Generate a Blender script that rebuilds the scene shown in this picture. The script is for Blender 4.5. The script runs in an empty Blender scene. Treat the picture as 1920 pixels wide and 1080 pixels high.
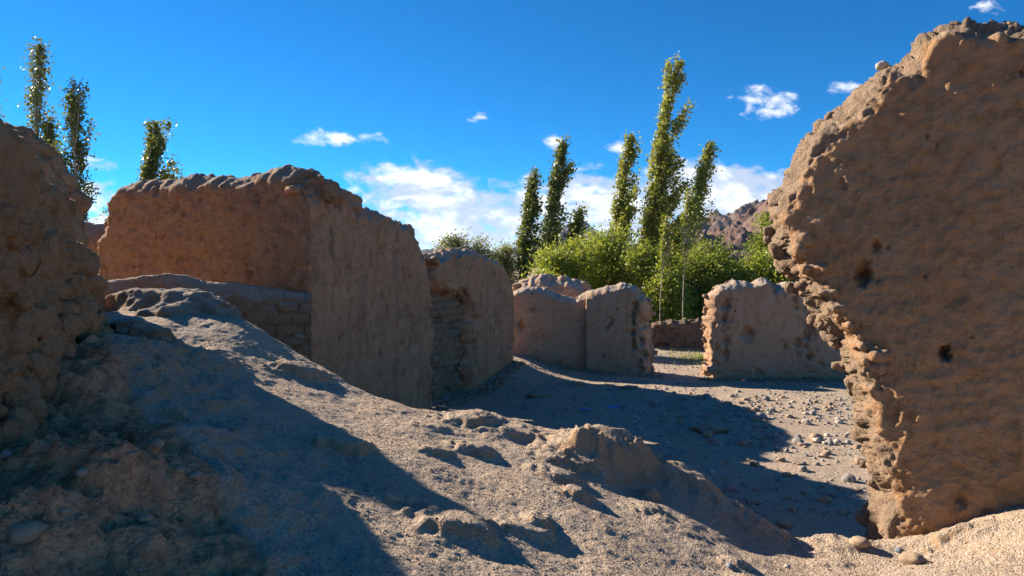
import bpy, bmesh, math, random
import numpy as np
from mathutils import Vector
# ------------------------------------------------------------------ camera, world, sun
SC = bpy.context.scene
COL = SC.collection
CH = 2.4            # camera height above the courtyard floor
FP = 1280.0         # focal length in photo pixels
HY = 500.0          # horizon row
cam_d = bpy.data.cameras.new('camera'); cam = bpy.data.objects.new('camera', cam_d); COL.objects.link(cam)
cam.location = (0, 0, CH); cam.rotation_euler = (math.radians(90), 0, 0)
cam_d.sensor_width = 36; cam_d.lens = 24; cam_d.shift_y = (HY-540)/1920.0
cam_d.clip_start = 0.05; cam_d.clip_end = 20000
SC.camera = cam
SUN_AZ = (-0.81, 0.585)       # horizontal direction towards the sun
SUN_EL = math.radians(24.8)
n_ = math.hypot(*SUN_AZ); SUN_AZ = (SUN_AZ[0]/n_, SUN_AZ[1]/n_)
sun_d = bpy.data.lights.new('sun', 'SUN'); sun_d.energy = 4.4; sun_d.angle = math.radians(0.5); sun_d.color = (1, .86, .70)
sun = bpy.data.objects.new('sun', sun_d); COL.objects.link(sun)
sv = Vector((SUN_AZ[0]*math.cos(SUN_EL), SUN_AZ[1]*math.cos(SUN_EL), math.sin(SUN_EL)))
sun.rotation_euler = sv.to_track_quat('Z', 'Y').to_euler(); sun.location = (-20, 15, 20)
SC.view_settings.view_transform = 'Standard'; SC.view_settings.look = 'None'
SC.view_settings.exposure = 1.62; SC.view_settings.gamma = 1

class NT:
    """small helper to write node trees"""
    def __init__(s, nt): s.nt = nt; s.N = nt.nodes; s.L = nt.links
    def n(s, t, **k):
        a = s.N.new(t)
        for q, v in k.items(): setattr(a, q, v)
        return a
    def put(s, sock, v):
        if v is None: return
        if isinstance(v, bpy.types.NodeSocket): s.L.new(v, sock)
        elif isinstance(v, (tuple, list)) and len(v) == 3 and sock.type == 'RGBA': sock.default_value = (*v, 1)
        else: sock.default_value = v
    def m(s, op, a, b=None, c=None, clamp=False):
        x = s.n('ShaderNodeMath', operation=op, use_clamp=clamp)
        s.put(x.inputs[0], a); s.put(x.inputs[1], b); s.put(x.inputs[2], c)
        return x.outputs[0]
    def mix(s, f, a, b, mode='MIX'):
        x = s.n('ShaderNodeMix', data_type='RGBA', blend_type=mode)
        s.put(x.inputs[0], f); s.put(x.inputs[6], a); s.put(x.inputs[7], b)
        return x.outputs[2]
    def ss(s, v, lo, hi, a=0.0, b=1.0):
        x = s.n('ShaderNodeMapRange', interpolation_type='SMOOTHSTEP')
        s.put(x.inputs[0], v); s.put(x.inputs[1], lo); s.put(x.inputs[2], hi); s.put(x.inputs[3], a); s.put(x.inputs[4], b)
        return x.outputs[0]
    def noise(s, vec, sc, det=5, rough=.55, dist=0, out=0):
        x = s.n('ShaderNodeTexNoise'); s.put(x.inputs['Vector'], vec)
        x.inputs['Scale'].default_value = sc; x.inputs['Detail'].default_value = det
        x.inputs['Roughness'].default_value = rough; x.inputs['Distortion'].default_value = dist
        return x.outputs[out]
    def vor(s, vec, sc, feature='F1', out=0):
        x = s.n('ShaderNodeTexVoronoi', feature=feature); s.put(x.inputs['Vector'], vec); x.inputs['Scale'].default_value = sc
        return x.outputs[out]
    def mapv(s, vec, sc=(1, 1, 1), loc=(0, 0, 0)):
        x = s.n('ShaderNodeMapping'); s.put(x.inputs[0], vec); x.inputs[3].default_value = sc; x.inputs[1].default_value = loc
        return x.outputs[0]

def make_world():
    w = bpy.data.worlds.new('World'); SC.world = w; w.use_nodes = True
    t = NT(w.node_tree); t.N.clear()
    sky = t.n('ShaderNodeTexSky', sky_type='NISHITA'); sky.sun_disc = False
    sky.sun_elevation = SUN_EL; sky.sun_rotation = math.atan2(SUN_AZ[0], SUN_AZ[1])
    sky.air_density = 1.0; sky.dust_density = 0.15; sky.ozone_density = 2.5; sky.altitude = 3200
    hs = t.n('ShaderNodeHueSaturation'); hs.inputs['Saturation'].default_value = 1.95; hs.inputs['Hue'].default_value = .503; t.put(hs.inputs['Color'], sky.outputs[0])
    tc = t.n('ShaderNodeTexCoord'); d = tc.outputs['Generated']
    sp = t.n('ShaderNodeSeparateXYZ'); t.put(sp.inputs[0], d)
    yy = t.m('MAXIMUM', sp.outputs[1], .02)
    u = t.m('DIVIDE', sp.outputs[0], yy); v = t.m('DIVIDE', sp.outputs[2], yy)
    cb = t.n('ShaderNodeCombineXYZ'); t.put(cb.inputs[0], u); t.put(cb.inputs[1], v)
    uv = cb.outputs[0]
    fb = t.noise(t.mapv(uv, (1, 1.9, 1), (3.1, .7, 0)), 9.5, 9, .58, .25)
    fb2 = t.noise(t.mapv(uv, (1, 1.9, 1), (3.1-.02, .7-.034, 0)), 9.5, 9, .58, .25)
    fine = t.noise(t.mapv(uv, (1, 1.7, 1), (9, 2, 0)), 34, 8, .6, .4)
    # cloud bank and the small clouds: (u, v, half width, half height, strength)
    ell = [((960-960)/FP, .052, .30, .085, .95), (.02, .085, .13, .055, .95), (-.145, .11, .105, .050, 1.0), (.29, .105, .15, .06, 1.25), (.16, .08, .2, .07, .95), (.40, .085, .11, .032, 1.2), (.30, .05, .12, .03, .55),
           (-.257, .188, .046, .012, 1.0), (-.225, .187, .034, .010, 1.0), (.367, .245, .045, .019, 1.0), (.40, .232, .020, .012, .9),
           (.059, .179, .015, .011, 1.0), (-.612, .150, .05, .009, .95), (-.62, .100, .06, .022, .9), (-.60, .065, .07, .015, .8),
           (-.228, .142, .028, .012, .85), (.485, .262, .02, .009, .7), (.70, .378, .018, .007, .45), (.48, .20, .02, .010, .6), (.155, .175, .015, .007, .5), (.465, .205, .012, .006, .7), (.0, .16, .02, .006, .55), (-.05,.218,.012,.008,.55)]
    BANK = 6; best = None
    for ci, (a, b, ra, rb, st) in enumerate(ell):
        if ci in (0, 1, 2, 3, 4): st *= 1.75
        elif ci > 6: ra *= 1.15; rb *= 1.3
        e1 = t.m('POWER', t.m('ABSOLUTE', t.m('DIVIDE', t.m('SUBTRACT', u, a), ra)), 2.0)
        e2 = t.m('POWER', t.m('ABSOLUTE', t.m('DIVIDE', t.m('SUBTRACT', v, b), rb)), 2.0)
        f = t.m('MULTIPLY', t.m('SUBTRACT', 1.0, t.m('ADD', e1, e2)), st)
        f = t.m('MAXIMUM', f, -2.0)
        best = f if best is None else t.m('MAXIMUM', best, f)
    dens = t.m('ADD', t.m('MULTIPLY', best, .5), t.m('MULTIPLY', t.m('SUBTRACT', fb, .5), 2.2))
    dens = t.m('ADD', dens, t.m('MULTIPLY', t.m('SUBTRACT', fine, .5), 2.0))
    al = t.ss(dens, .02, .80)
    al = t.m('MULTIPLY', al, t.ss(sp.outputs[1], .02, .2))
    lit = t.ss(t.m('SUBTRACT', fb, fb2), -.05, .11)
    lit = t.m('MAXIMUM', lit, t.ss(v, .15, .18))
    cc = t.mix(lit, (3.7, 4.3, 5.4), (6.9, 7.1, 7.4))
    out = t.mix(t.m('MULTIPLY', al, .93), hs.outputs[0], cc)
    bg = t.n('ShaderNodeBackground'); t.put(bg.inputs[0], out); bg.inputs[1].default_value = 0.056
    o = t.n('ShaderNodeOutputWorld'); t.L.new(bg.outputs[0], o.inputs[0])
make_world()

# ------------------------------------------------------------------ numeric helpers
rng = np.random.default_rng(7); R = random.Random(11)
_perm = rng.permutation(256); _perm = np.concatenate([_perm, _perm, _perm])
_g = rng.normal(size=(256, 3)); _g /= np.linalg.norm(_g, axis=1)[:, None]
def perlin(P):
    P = np.asarray(P, float); i = np.floor(P).astype(int); f = P-i; i &= 255
    u = f*f*f*(f*(f*6-15)+10); out = 0
    for dx in (0, 1):
        wx = u[:, 0] if dx else 1-u[:, 0]
        for dy in (0, 1):
            wy = u[:, 1] if dy else 1-u[:, 1]
            for dz in (0, 1):
                wz = u[:, 2] if dz else 1-u[:, 2]
                h = _perm[_perm[_perm[(i[:, 0]+dx) & 255]+((i[:, 1]+dy) & 255)]+((i[:, 2]+dz) & 255)]
                out = out+wx*wy*wz*((_g[h]*(f-np.array([dx, dy, dz]))).sum(1))
    return out*1.5
def fbm(P, s, o=4, g=.5, off=0.0):
    P = np.asarray(P)*s+off; a = 1; r = 0
    for k in range(o): r = r+a*perlin(P*2**k+17.3*k); a *= g
    return r
def ridged(P, s, o=3, off=0.0):
    P = np.asarray(P)*s+off; a = 1; r = 0
    for k in range(o): r = r+a*(1-2*np.abs(perlin(P*2**k+7.7*k))); a *= .5
    return r
def cells(P, s, off=0.0):
    """distance to nearest jittered cell point, and next nearest"""
    P = np.asarray(P)*s+off; i = np.floor(P).astype(int); d1 = np.full(len(P), 9.); d2 = d1.copy()
    for dx in (-1, 0, 1):
        for dy in (-1, 0, 1):
            for dz in (-1, 0, 1):
                c = i+[dx, dy, dz]; h = _perm[_perm[_perm[c[:, 0] & 255]+(c[:, 1] & 255)]+(c[:, 2] & 255)]
                q = c+.5+_g[h]*.42; d = np.linalg.norm(P-q, axis=1)
                m = d < d1; d2 = np.where(m, d1, np.minimum(d2, d)); d1 = np.where(m, d, d1)
    return d1, d2
def sst(x, a, b):
    t = np.clip((x-a)/(b-a), 0, 1); return t*t*(3-2*t)
def np_mesh(name, V, F, smooth=True):
    V = np.ascontiguousarray(V, dtype=np.float32); F = np.ascontiguousarray(F, dtype=np.int32)
    k = F.shape[1]; me = bpy.data.meshes.new(name)
    me.vertices.add(len(V)); me.vertices.foreach_set('co', V.ravel())
    me.loops.add(F.size); me.loops.foreach_set('vertex_index', F.ravel())
    me.polygons.add(len(F)); me.polygons.foreach_set('loop_start', np.arange(0, F.size, k, dtype=np.int32))
    me.polygons.foreach_set('loop_total', np.full(len(F), k, dtype=np.int32))
    if smooth: me.polygons.foreach_set('use_smooth', np.ones(len(F), dtype=bool))
    me.update(calc_edges=True); return me
def link(name, me, mat=None, parent=None, label=None, cat=None, group=None, kind=None, loc=None, rz=None):
    o = bpy.data.objects.new(name, me); COL.objects.link(o)
    if mat is not None and me is not None and not len(me.materials): me.materials.append(mat)
    if parent: o.parent = parent
    if loc is not None: o.location = loc
    if rz is not None: o.rotation_euler = (0, 0, rz)
    if label: o['label'] = label
    if cat: o['category'] = cat
    if group: o['group'] = group
    if kind: o['kind'] = kind
    return o
def at(px, py, Y): return np.array([(px-960)/FP*Y, Y, CH-(py-HY)/FP*Y])

# ------------------------------------------------------------------ materials
def mud_mat(name, c1, c2, c3, streak=0.0, bump=.6, fine=55, stain=None, holes=0.0, crack=0.0, top=None, core=None):
    m = bpy.data.materials.new(name); m.use_nodes = True; t = NT(m.node_tree); b = t.N['Principled BSDF']
    b.inputs['Roughness'].default_value = .95; b.inputs['Specular IOR Level'].default_value = .12
    oc = t.n('ShaderNodeTexCoord').outputs['Object']
    a = t.noise(oc, 1.7, 5, .6); bb = t.noise(t.mapv(oc, (1, 1, 1), (5, 3, 1)), 9, 6, .65); f = t.noise(oc, fine, 4, .7)
    col = t.mix(t.ss(a, .38, .62), c1, c2)
    col = t.mix(t.m('MULTIPLY', t.ss(bb, .45, .66), .9), col, c3)
    col = t.mix(t.m('MULTIPLY', t.ss(t.noise(t.mapv(oc, (1, 1, 1), (4, 4, 9)), 3.3, 5, .65), .52, .68), .6), col, tuple(x*k for x, k in zip(c1, (1.12, 1.2, 1.35))))
    if streak:
        sn = t.noise(t.mapv(oc, (3.2, 3.2, .6)), 1.3, 7, .7, .6)
        sn2 = t.noise(t.mapv(oc, (9, 9, 2.0)), 1.6, 6, .75, .5)
        col = t.mix(t.m('MULTIPLY', t.ss(sn, .48, .70), streak), col, stain or c3)
        col = t.mix(t.m('MULTIPLY', t.ss(sn2, .50, .75), streak*.45), col, tuple(x*.62 for x in c1))
    spk = t.ss(t.noise(oc, fine*1.3, 2, .5), .60, .72)
    col = t.mix(t.m('MULTIPLY', spk, .28), col, tuple(min(1, x*1.55) for x in c1))
    dk = t.ss(t.noise(t.mapv(oc, (1, 1, 1), (2, 9, 4)), fine*.7, 3, .6), .63, .75)
    col = t.mix(t.m('MULTIPLY', dk, .45), col, tuple(x*.45 for x in c1))
    h = t.m('ADD', t.m('MULTIPLY', f, .7), t.m('MULTIPLY', t.noise(t.mapv(oc, (1, 1, 1), (1, 7, 2)), 20, 6, .72), 2.2))
    if crack:
        wv = t.n('ShaderNodeVectorMath', operation='ADD'); t.put(wv.inputs[0], oc)
        wm = t.n('ShaderNodeVectorMath', operation='SCALE'); t.put(wm.inputs[0], t.noise(oc, 4, 4, .6, out=1)); wm.inputs[3].default_value = .35
        t.L.new(wm.outputs[0], wv.inputs[1])
        ed = t.vor(t.mapv(wv.outputs[0], (1, 1, 1.7)), 3.3, 'DISTANCE_TO_EDGE')
        cm = t.m('MULTIPLY', t.ss(ed, .0, .022, 1, 0), t.ss(t.noise(oc, 2.3, 2), .48, .60))
        col = t.mix(t.m('MULTIPLY', cm, crack), col, tuple(x*.28 for x in c1)); h = t.m('SUBTRACT', h, t.m('MULTIPLY', cm, 1.6*crack))
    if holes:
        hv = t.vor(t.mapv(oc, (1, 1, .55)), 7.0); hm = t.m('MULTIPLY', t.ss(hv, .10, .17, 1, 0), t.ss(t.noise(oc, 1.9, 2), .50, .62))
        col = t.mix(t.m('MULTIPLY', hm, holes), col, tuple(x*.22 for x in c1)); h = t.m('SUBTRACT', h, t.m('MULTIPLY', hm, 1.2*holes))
    if top:    # wind-blown dust that lies on upward-facing surfaces
        ge = t.n('ShaderNodeNewGeometry'); sn = t.n('ShaderNodeSeparateXYZ'); t.put(sn.inputs[0], ge.outputs['Normal'])
        col = t.mix(t.m('MULTIPLY', t.ss(sn.outputs[2], .35, .8), .85), col, top)
    if core:   # unplastered adobe core where plaster fell off, with sunlight put into its tone
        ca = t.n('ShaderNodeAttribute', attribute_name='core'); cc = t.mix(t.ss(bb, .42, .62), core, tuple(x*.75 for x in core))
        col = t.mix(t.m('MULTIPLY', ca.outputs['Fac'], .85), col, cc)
    t.put(b.inputs['Base Color'], col)
    bp = t.n('ShaderNodeBump'); bp.inputs['Strength'].default_value = bump; bp.inputs['Distance'].default_value = .045; t.put(bp.inputs['Height'], h)
    t.L.new(bp.outputs[0], b.inputs['Normal'])
    return m
DUST = (.43, .36, .285)
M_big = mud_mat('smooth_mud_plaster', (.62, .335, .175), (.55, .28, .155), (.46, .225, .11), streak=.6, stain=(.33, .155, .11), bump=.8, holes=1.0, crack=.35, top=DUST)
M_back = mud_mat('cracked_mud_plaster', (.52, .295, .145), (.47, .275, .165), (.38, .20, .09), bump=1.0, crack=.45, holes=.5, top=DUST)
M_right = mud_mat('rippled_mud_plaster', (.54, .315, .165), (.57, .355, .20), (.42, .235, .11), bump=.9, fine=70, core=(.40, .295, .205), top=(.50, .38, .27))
M_left = mud_mat('rubble_mud', (.64, .36, .175), (.60, .35, .19), (.45, .235, .105), bump=1.0, fine=40)
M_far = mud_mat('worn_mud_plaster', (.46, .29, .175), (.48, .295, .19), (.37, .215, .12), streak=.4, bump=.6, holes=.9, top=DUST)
M_brick = mud_mat('mud_brick', (.37, .24, .145), (.34, .22, .13), (.27, .165, .09), bump=.9, top=DUST)
M_dark = mud_mat('weathered_mud_brick', (.24, .18, .125), (.22, .16, .11), (.17, .12, .08), bump=.9)

def ground_mat():
    m = bpy.data.materials.new('sandy_ground'); m.use_nodes = True; t = NT(m.node_tree); b = t.N['Principled BSDF']
    b.inputs['Roughness'].default_value = .97; b.inputs['Specular IOR Level'].default_value = .1
    oc = t.n('ShaderNodeTexCoord').outputs['Object']
    a = t.noise(oc, .9, 5, .6); g1 = t.noise(oc, 42, 4, .75); g2 = t.vor(oc, 75)
    col = t.mix(t.ss(a, .4, .62), (.42, .335, .25), (.45, .34, .235))
    col = t.mix(t.m('MULTIPLY', t.ss(t.noise(oc, 6, 5, .6), .5, .7), .6), col, (.28, .23, .18))
    col = t.mix(t.m('MULTIPLY', t.ss(g1, .52, .72), .65), col, (.52, .44, .35))
    col = t.mix(t.m('MULTIPLY', t.ss(t.noise(t.mapv(oc, (1, 1, 1), (3, 3, 3)), 38, 3, .7), .55, .70), .55), col, (.17, .13, .10))
    vc = t.vor(oc, 120, out=1); vs_ = t.n('ShaderNodeSeparateColor'); t.put(vs_.inputs[0], vc)
    col = t.mix(t.m('MULTIPLY', t.ss(vs_.outputs[0], .74, .88), t.ss(a, .36, .62, .15, .75)), col, (.55, .47, .38)); col = t.mix(t.m('MULTIPLY', t.ss(vs_.outputs[1], .76, .90), t.ss(t.noise(oc, 2.1, 3), .4, .62, .1, .8)), col, (.14, .105, .085))
    ge = t.n('ShaderNodeNewGeometry'); sn = t.n('ShaderNodeSeparateXYZ'); t.put(sn.inputs[0], ge.outputs['True Normal'])
    st = t.m('ADD', sn.outputs[2], t.m('MULTIPLY', t.m('SUBTRACT', t.noise(oc, 7, 4, .6), .5), .35))
    col = t.mix(t.m('MULTIPLY', t.ss(st, .62, .86, 1, 0), .8), col, (.40, .25, .14))   # exposed clay on the steep faces
    at_ = t.n('ShaderNodeAttribute', attribute_name='clay')
    cl = t.m('ADD', t.m('MULTIPLY', at_.outputs['Fac'], 1.35), t.m('MULTIPLY', t.m('SUBTRACT', t.noise(oc, 5, 5, .65), .5), 1.0))
    clay = t.mix(t.ss(t.noise(oc, 12, 5, .65), .42, .62), (.64, .32, .165), (.42, .205, .11))
    clay = t.mix(t.m('MULTIPLY', t.ss(t.noise(t.mapv(oc, (1, 1, 1), (6, 1, 5)), 30, 6, .75), .5, .64), .75), clay, (.20, .10, .055))
    clay = t.mix(t.m('MULTIPLY', t.ss(t.noise(t.mapv(oc, (1, 1, 1), (2, 8, 5)), 22, 6, .75), .54, .68), .7), clay, (.72, .43, .26))
    col = t.mix(t.ss(cl, .35, .75), col, clay)
    t.put(b.inputs['Base Color'], col)
    h = t.m('ADD', t.m('MULTIPLY', g1, 1.0), t.m('MULTIPLY', t.m('SUBTRACT', 1.0, g2), .3)); h = t.m('ADD', h, t.m('MULTIPLY', t.noise(oc, 14, 5, .6), 1.2))
    bp = t.n('ShaderNodeBump'); bp.inputs['Strength'].default_value = 1.0; bp.inputs['Distance'].default_value = .026; t.put(bp.inputs['Height'], h)
    t.L.new(bp.outputs[0], b.inputs['Normal']); return m
M_ground = ground_mat()
def stone_mat(name, c1, c2):
    m = bpy.data.materials.new(name); m.use_nodes = True; t = NT(m.node_tree); b = t.N['Principled BSDF']; b.inputs['Roughness'].default_value = .85
    oc = t.n('ShaderNodeTexCoord').outputs['Object']
    t.put(b.inputs['Base Color'], t.mix(t.ss(t.noise(oc, 9, 6, .65), .4, .62), c1, c2))
    bp = t.n('ShaderNodeBump'); bp.inputs['Strength'].default_value = .5; bp.inputs['Distance'].default_value = .01; t.put(bp.inputs['Height'], t.noise(oc, 30, 5, .6)); t.L.new(bp.outputs[0], b.inputs['Normal'])
    return m
M_st = [stone_mat('tan_stone', (.37, .265, .17), (.29, .20, .13)), stone_mat('grey_stone', (.27, .25, .23), (.20, .185, .17)), stone_mat('pale_stone', (.5, .44, .36), (.40, .34, .28)), stone_mat('blue_grey_stone', (.20, .24, .29), (.15, .17, .20))]
def leaf_mat(name, c1, c2, c3, tr=.45):
    m = bpy.data.materials.new(name); m.use_nodes = True; t = NT(m.node_tree); t.N.clear()
    oc = t.n('ShaderNodeTexCoord').outputs['Object']
    col = t.mix(t.ss(t.noise(oc, 1.1, 3), .4, .62), c1, c2)
    col = t.mix(t.m('MULTIPLY', t.ss(t.noise(oc, 11, 3, .6), .52, .68), .7), col, c3)
    d = t.n('ShaderNodeBsdfPrincipled'); d.inputs['Roughness'].default_value = .45; d.inputs['Specular IOR Level'].default_value = .35; t.put(d.inputs['Base Color'], col)
    tl = t.n('ShaderNodeBsdfTranslucent'); t.put(tl.inputs[0], t.mix(.35, col, (.55, .55, .06)))
    mx = t.n('ShaderNodeMixShader'); mx.inputs[0].default_value = tr; t.L.new(d.outputs[0], mx.inputs[1]); t.L.new(tl.outputs[0], mx.inputs[2])
    o = t.n('ShaderNodeOutputMaterial'); t.L.new(mx.outputs[0], o.inputs[0]); return m
M_pop = leaf_mat('poplar_leaf', (.21, .25, .045), (.27, .29, .05), (.36, .33, .09))
M_popd = leaf_mat('dark_poplar_leaf', (.075, .12, .03), (.10, .15, .032), (.17, .18, .05), .3)
M_wil = leaf_mat('willow_leaf', (.18, .25, .03), (.25, .31, .035), (.11, .16, .025))
M_wil2 = leaf_mat('deep_willow_leaf', (.14, .21, .03), (.20, .26, .035), (.09, .14, .024))
M_grey = leaf_mat('silver_willow_leaf', (.10, .135, .075), (.13, .16, .085), (.06, .09, .045))
M_bark = stone_mat('pale_bark', (.42, .37, .28), (.30, .25, .18))
M_bark2 = stone_mat('brown_bark', (.16, .12, .085), (.10, .075, .055))

# ------------------------------------------------------------------ ground: one sheet with the mound, the courtyard and the plain
crest_px = [(360, 578, 6.6), (430, 594, 6.5), (490, 622, 6.35), (540, 650, 6.45), (600, 684, 6.2), (650, 714, 6.0), (700, 742, 5.85), (760, 758, 5.75), (810, 768, 5.7), (870, 771, 5.75), (930, 772, 5.7), (975, 790, 5.6), (1010, 800, 5.5), (1080, 808, 5.35), (1150, 818, 5.2),
            (1185, 840, 5.15), (1220, 864, 5.1), (1275, 885, 5.05), (1330, 912, 5.0), (1400, 960, 4.95), (1450, 995, 4.9), (1490, 1015, 4.75), (1560, 1010, 4.7), (1640, 1015, 4.8)]
near_px = [(0, 1080, 2.1), (300, 1080, 2.6), (540, 1080, 2.9), (760, 1080, 3.1), (960, 1080, 3.3), (1200, 1080, 3.5), (1500, 1080, 3.8), (1900, 1080, 3.7), (1900, 1000, 4.05), (1720, 1040, 4.25),
           (600, 900, 4.0), (800, 900, 4.3), (1000, 900, 4.5), (1150, 930, 4.4), (1300, 970, 4.4), (1400, 1022, 4.3), (1550, 1050, 4.3), (400, 750, 4.9), (500, 750, 5.2), (300, 650, 5.5), (250, 800, 4.4),
           (350, 900, 3.6), (150, 900, 3.2), (200, 700, 5.0), (0, 950, 2.6), (450, 950, 3.4), (700, 820, 5.0), (900, 830, 5.05), (250, 600, 6.0)]
def _pl(p):
    k = (p[0]-960)/FP; m = (p[1]-HY)/FP; Y = 1.324/(m-.25*k); w = 1 if p[0] > 300 else .6
    return p if p[0] > 1250 else (p[0], p[1], Y*w+p[2]*(1-w))
near_px = [_pl(p) for p in near_px]+[_pl((560, 800, 4.5)), _pl((700, 1000, 3.4)), _pl((850, 980, 3.8)), _pl((1100, 1000, 3.9)), _pl((1200, 900, 4.7))]
CP = [at(*p) for p in crest_px]
cpts = CP+[at(*p) for p in near_px]+[np.array(p, float) for p in [(0, 0, .8), (-2, 0, 1.25), (2, 0, .75), (0, -3, .7), (-4, 5, 1.85), (-4.5, 7, 1.9), (-4, 3, 1.7), (-3.4, 1.5, 1.6), (3.25, 4.3, .88), (4.3, 3.5, 1.0), (5, 2, .9), (-6, 4, 1.7), (-5, -3, 1.2), (5, -3, .8)]]
A = np.array(cpts); n = len(A)
def _k(r): return np.where(r > 1e-9, r*r*np.log(np.maximum(r, 1e-9)), 0)
Kx = _k(np.hypot(A[:, 0][:, None]-A[:, 0], A[:, 1][:, None]-A[:, 1]))+np.eye(n)*.004
Pm = np.c_[np.ones(n), A[:, :2]]; Ls = np.block([[Kx, Pm], [Pm.T, np.zeros((3, 3))]])
sol = np.linalg.solve(Ls, np.r_[A[:, 2], 0, 0, 0])
def tps(x, y):
    out = sol[n]+sol[n+1]*x+sol[n+2]*y
    for i in range(n): out = out+sol[i]*_k(np.hypot(x-A[i, 0], y-A[i, 1]))
    return out
cx = np.array([-9, -5.2, -3.7]+[c[0] for c in CP]+[2.85, 4.45, 7, 10]); cy = np.array([6.6, 7.0, 7.5]+[c[1] for c in CP]+[4.85, 3.75, 2.2, 1])
def crest_y(x): return np.interp(x, cx, cy)
bumps = []   # (x, y, rx, ry, angle, height, sharp)
def base_h(x, y):
    x = np.asarray(x, float); y = np.asarray(y, float)
    P = np.c_[x, y, np.zeros_like(x)]
    yc = crest_y(x)+.10*perlin(P*[1.6, 0, 1]+5)+.05*perlin(P*[6, 0, 1]+9)
    xi = np.clip(x, -6, 6); yi = np.clip(y, -3, 7.6)
    yn = np.minimum(yi, yc); near = tps(xi, yn)
    near = np.clip(near, .25, 2.3)
    court = .05*perlin(P*.35)+.025*perlin(P*1.3+3)
    court = court+.30*np.exp(-((x-.1)**2/.9+(y-15.9)**2/.9))+.25*np.exp(-((x+.1)**2/.8+(y-14.6)**2/1.2))
    court = court*sst(np.hypot(x, y), 60, 25)
    over = np.maximum(0, y-yc)
    drop = over*1.15+.35*(1-np.exp(-over*3.0))*.5
    back = near-drop
    z = np.where(back > court+.15, back, court+.15*np.exp((np.minimum(back-court, .15)-.15)/.15))
    w = sst(x, -9, -6)*sst(-x, -9, -6.2)*sst(y, -7, -3)
    return court+(z-court)*w
def detail_h(x, y):
    P = np.c_[x, y, np.zeros_like(x)]
    onm = sst(crest_y(x)-y, -.5, .1)*sst(np.hypot(x, y), 12, 8)
    wl = sst(-.80-.92*(y-2.47)-x, -.1, .45)*sst(-y, -5.2, -4.2)      # clay heap at the foot of the left wall is lumpier
    z = onm*(.034*fbm(P, 1.5, 3)+.016*ridged(P, 2.9, 3)*(.15+wl)+.006*fbm(P, 11, 2, .6)+.0045*fbm(P, 38, 2))
    z = z+onm*wl*(.022*fbm(P, 8, 3, .65)+.010*ridged(P, 17, 3))
    d1, d2 = cells(P+.06*np.c_[perlin(P*5), perlin(P*5+9), 0*x], 3.4)
    z = z+onm*wl*.07*(np.sqrt(np.clip(d2-d1, 0, 1))-.4)
    z = z+(1-onm)*(.006*fbm(P, 5, 3)+.004*fbm(P, 18, 2))
    for (bx, by, rx, ry, a, h, s) in bumps:
        m = (np.abs(x-bx) < 3*max(rx, ry)) & (np.abs(y-by) < 3*max(rx, ry))
        if not m.any(): continue
        dx = x[m]-bx; dy = y[m]-by; c, sn = math.cos(a), math.sin(a)
        up = .5+.5*np.tanh((-dx*.6+dy*.8)/max(rx, ry)*1.5); q = np.hypot((dx*c+dy*sn)/rx, (-dx*sn+dy*c)/ry)/(1+1.1*up)
        q = q*(1+.34*perlin(np.c_[dx, dy, 0*dx]*5/max(rx, ry)*.35+bx*7)+.15*perlin(np.c_[dx, dy, 0*dx]*16+bx*3))
        z[m] += h*np.exp(-q**s)
    return z
def hit(px, py, ymin=1.5, ymax=60):
    Y = np.linspace(ymin, ymax, 6000) if ymax > 12 else np.linspace(ymin, ymax, 2000)
    X = (px-960)/FP*Y; Z = CH-(py-HY)/FP*Y; H = base_h(X, Y)+detail_h(X, Y); i = np.argmax(Z <= H)
    return np.array([X[i], Y[i], H[i]])
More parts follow.
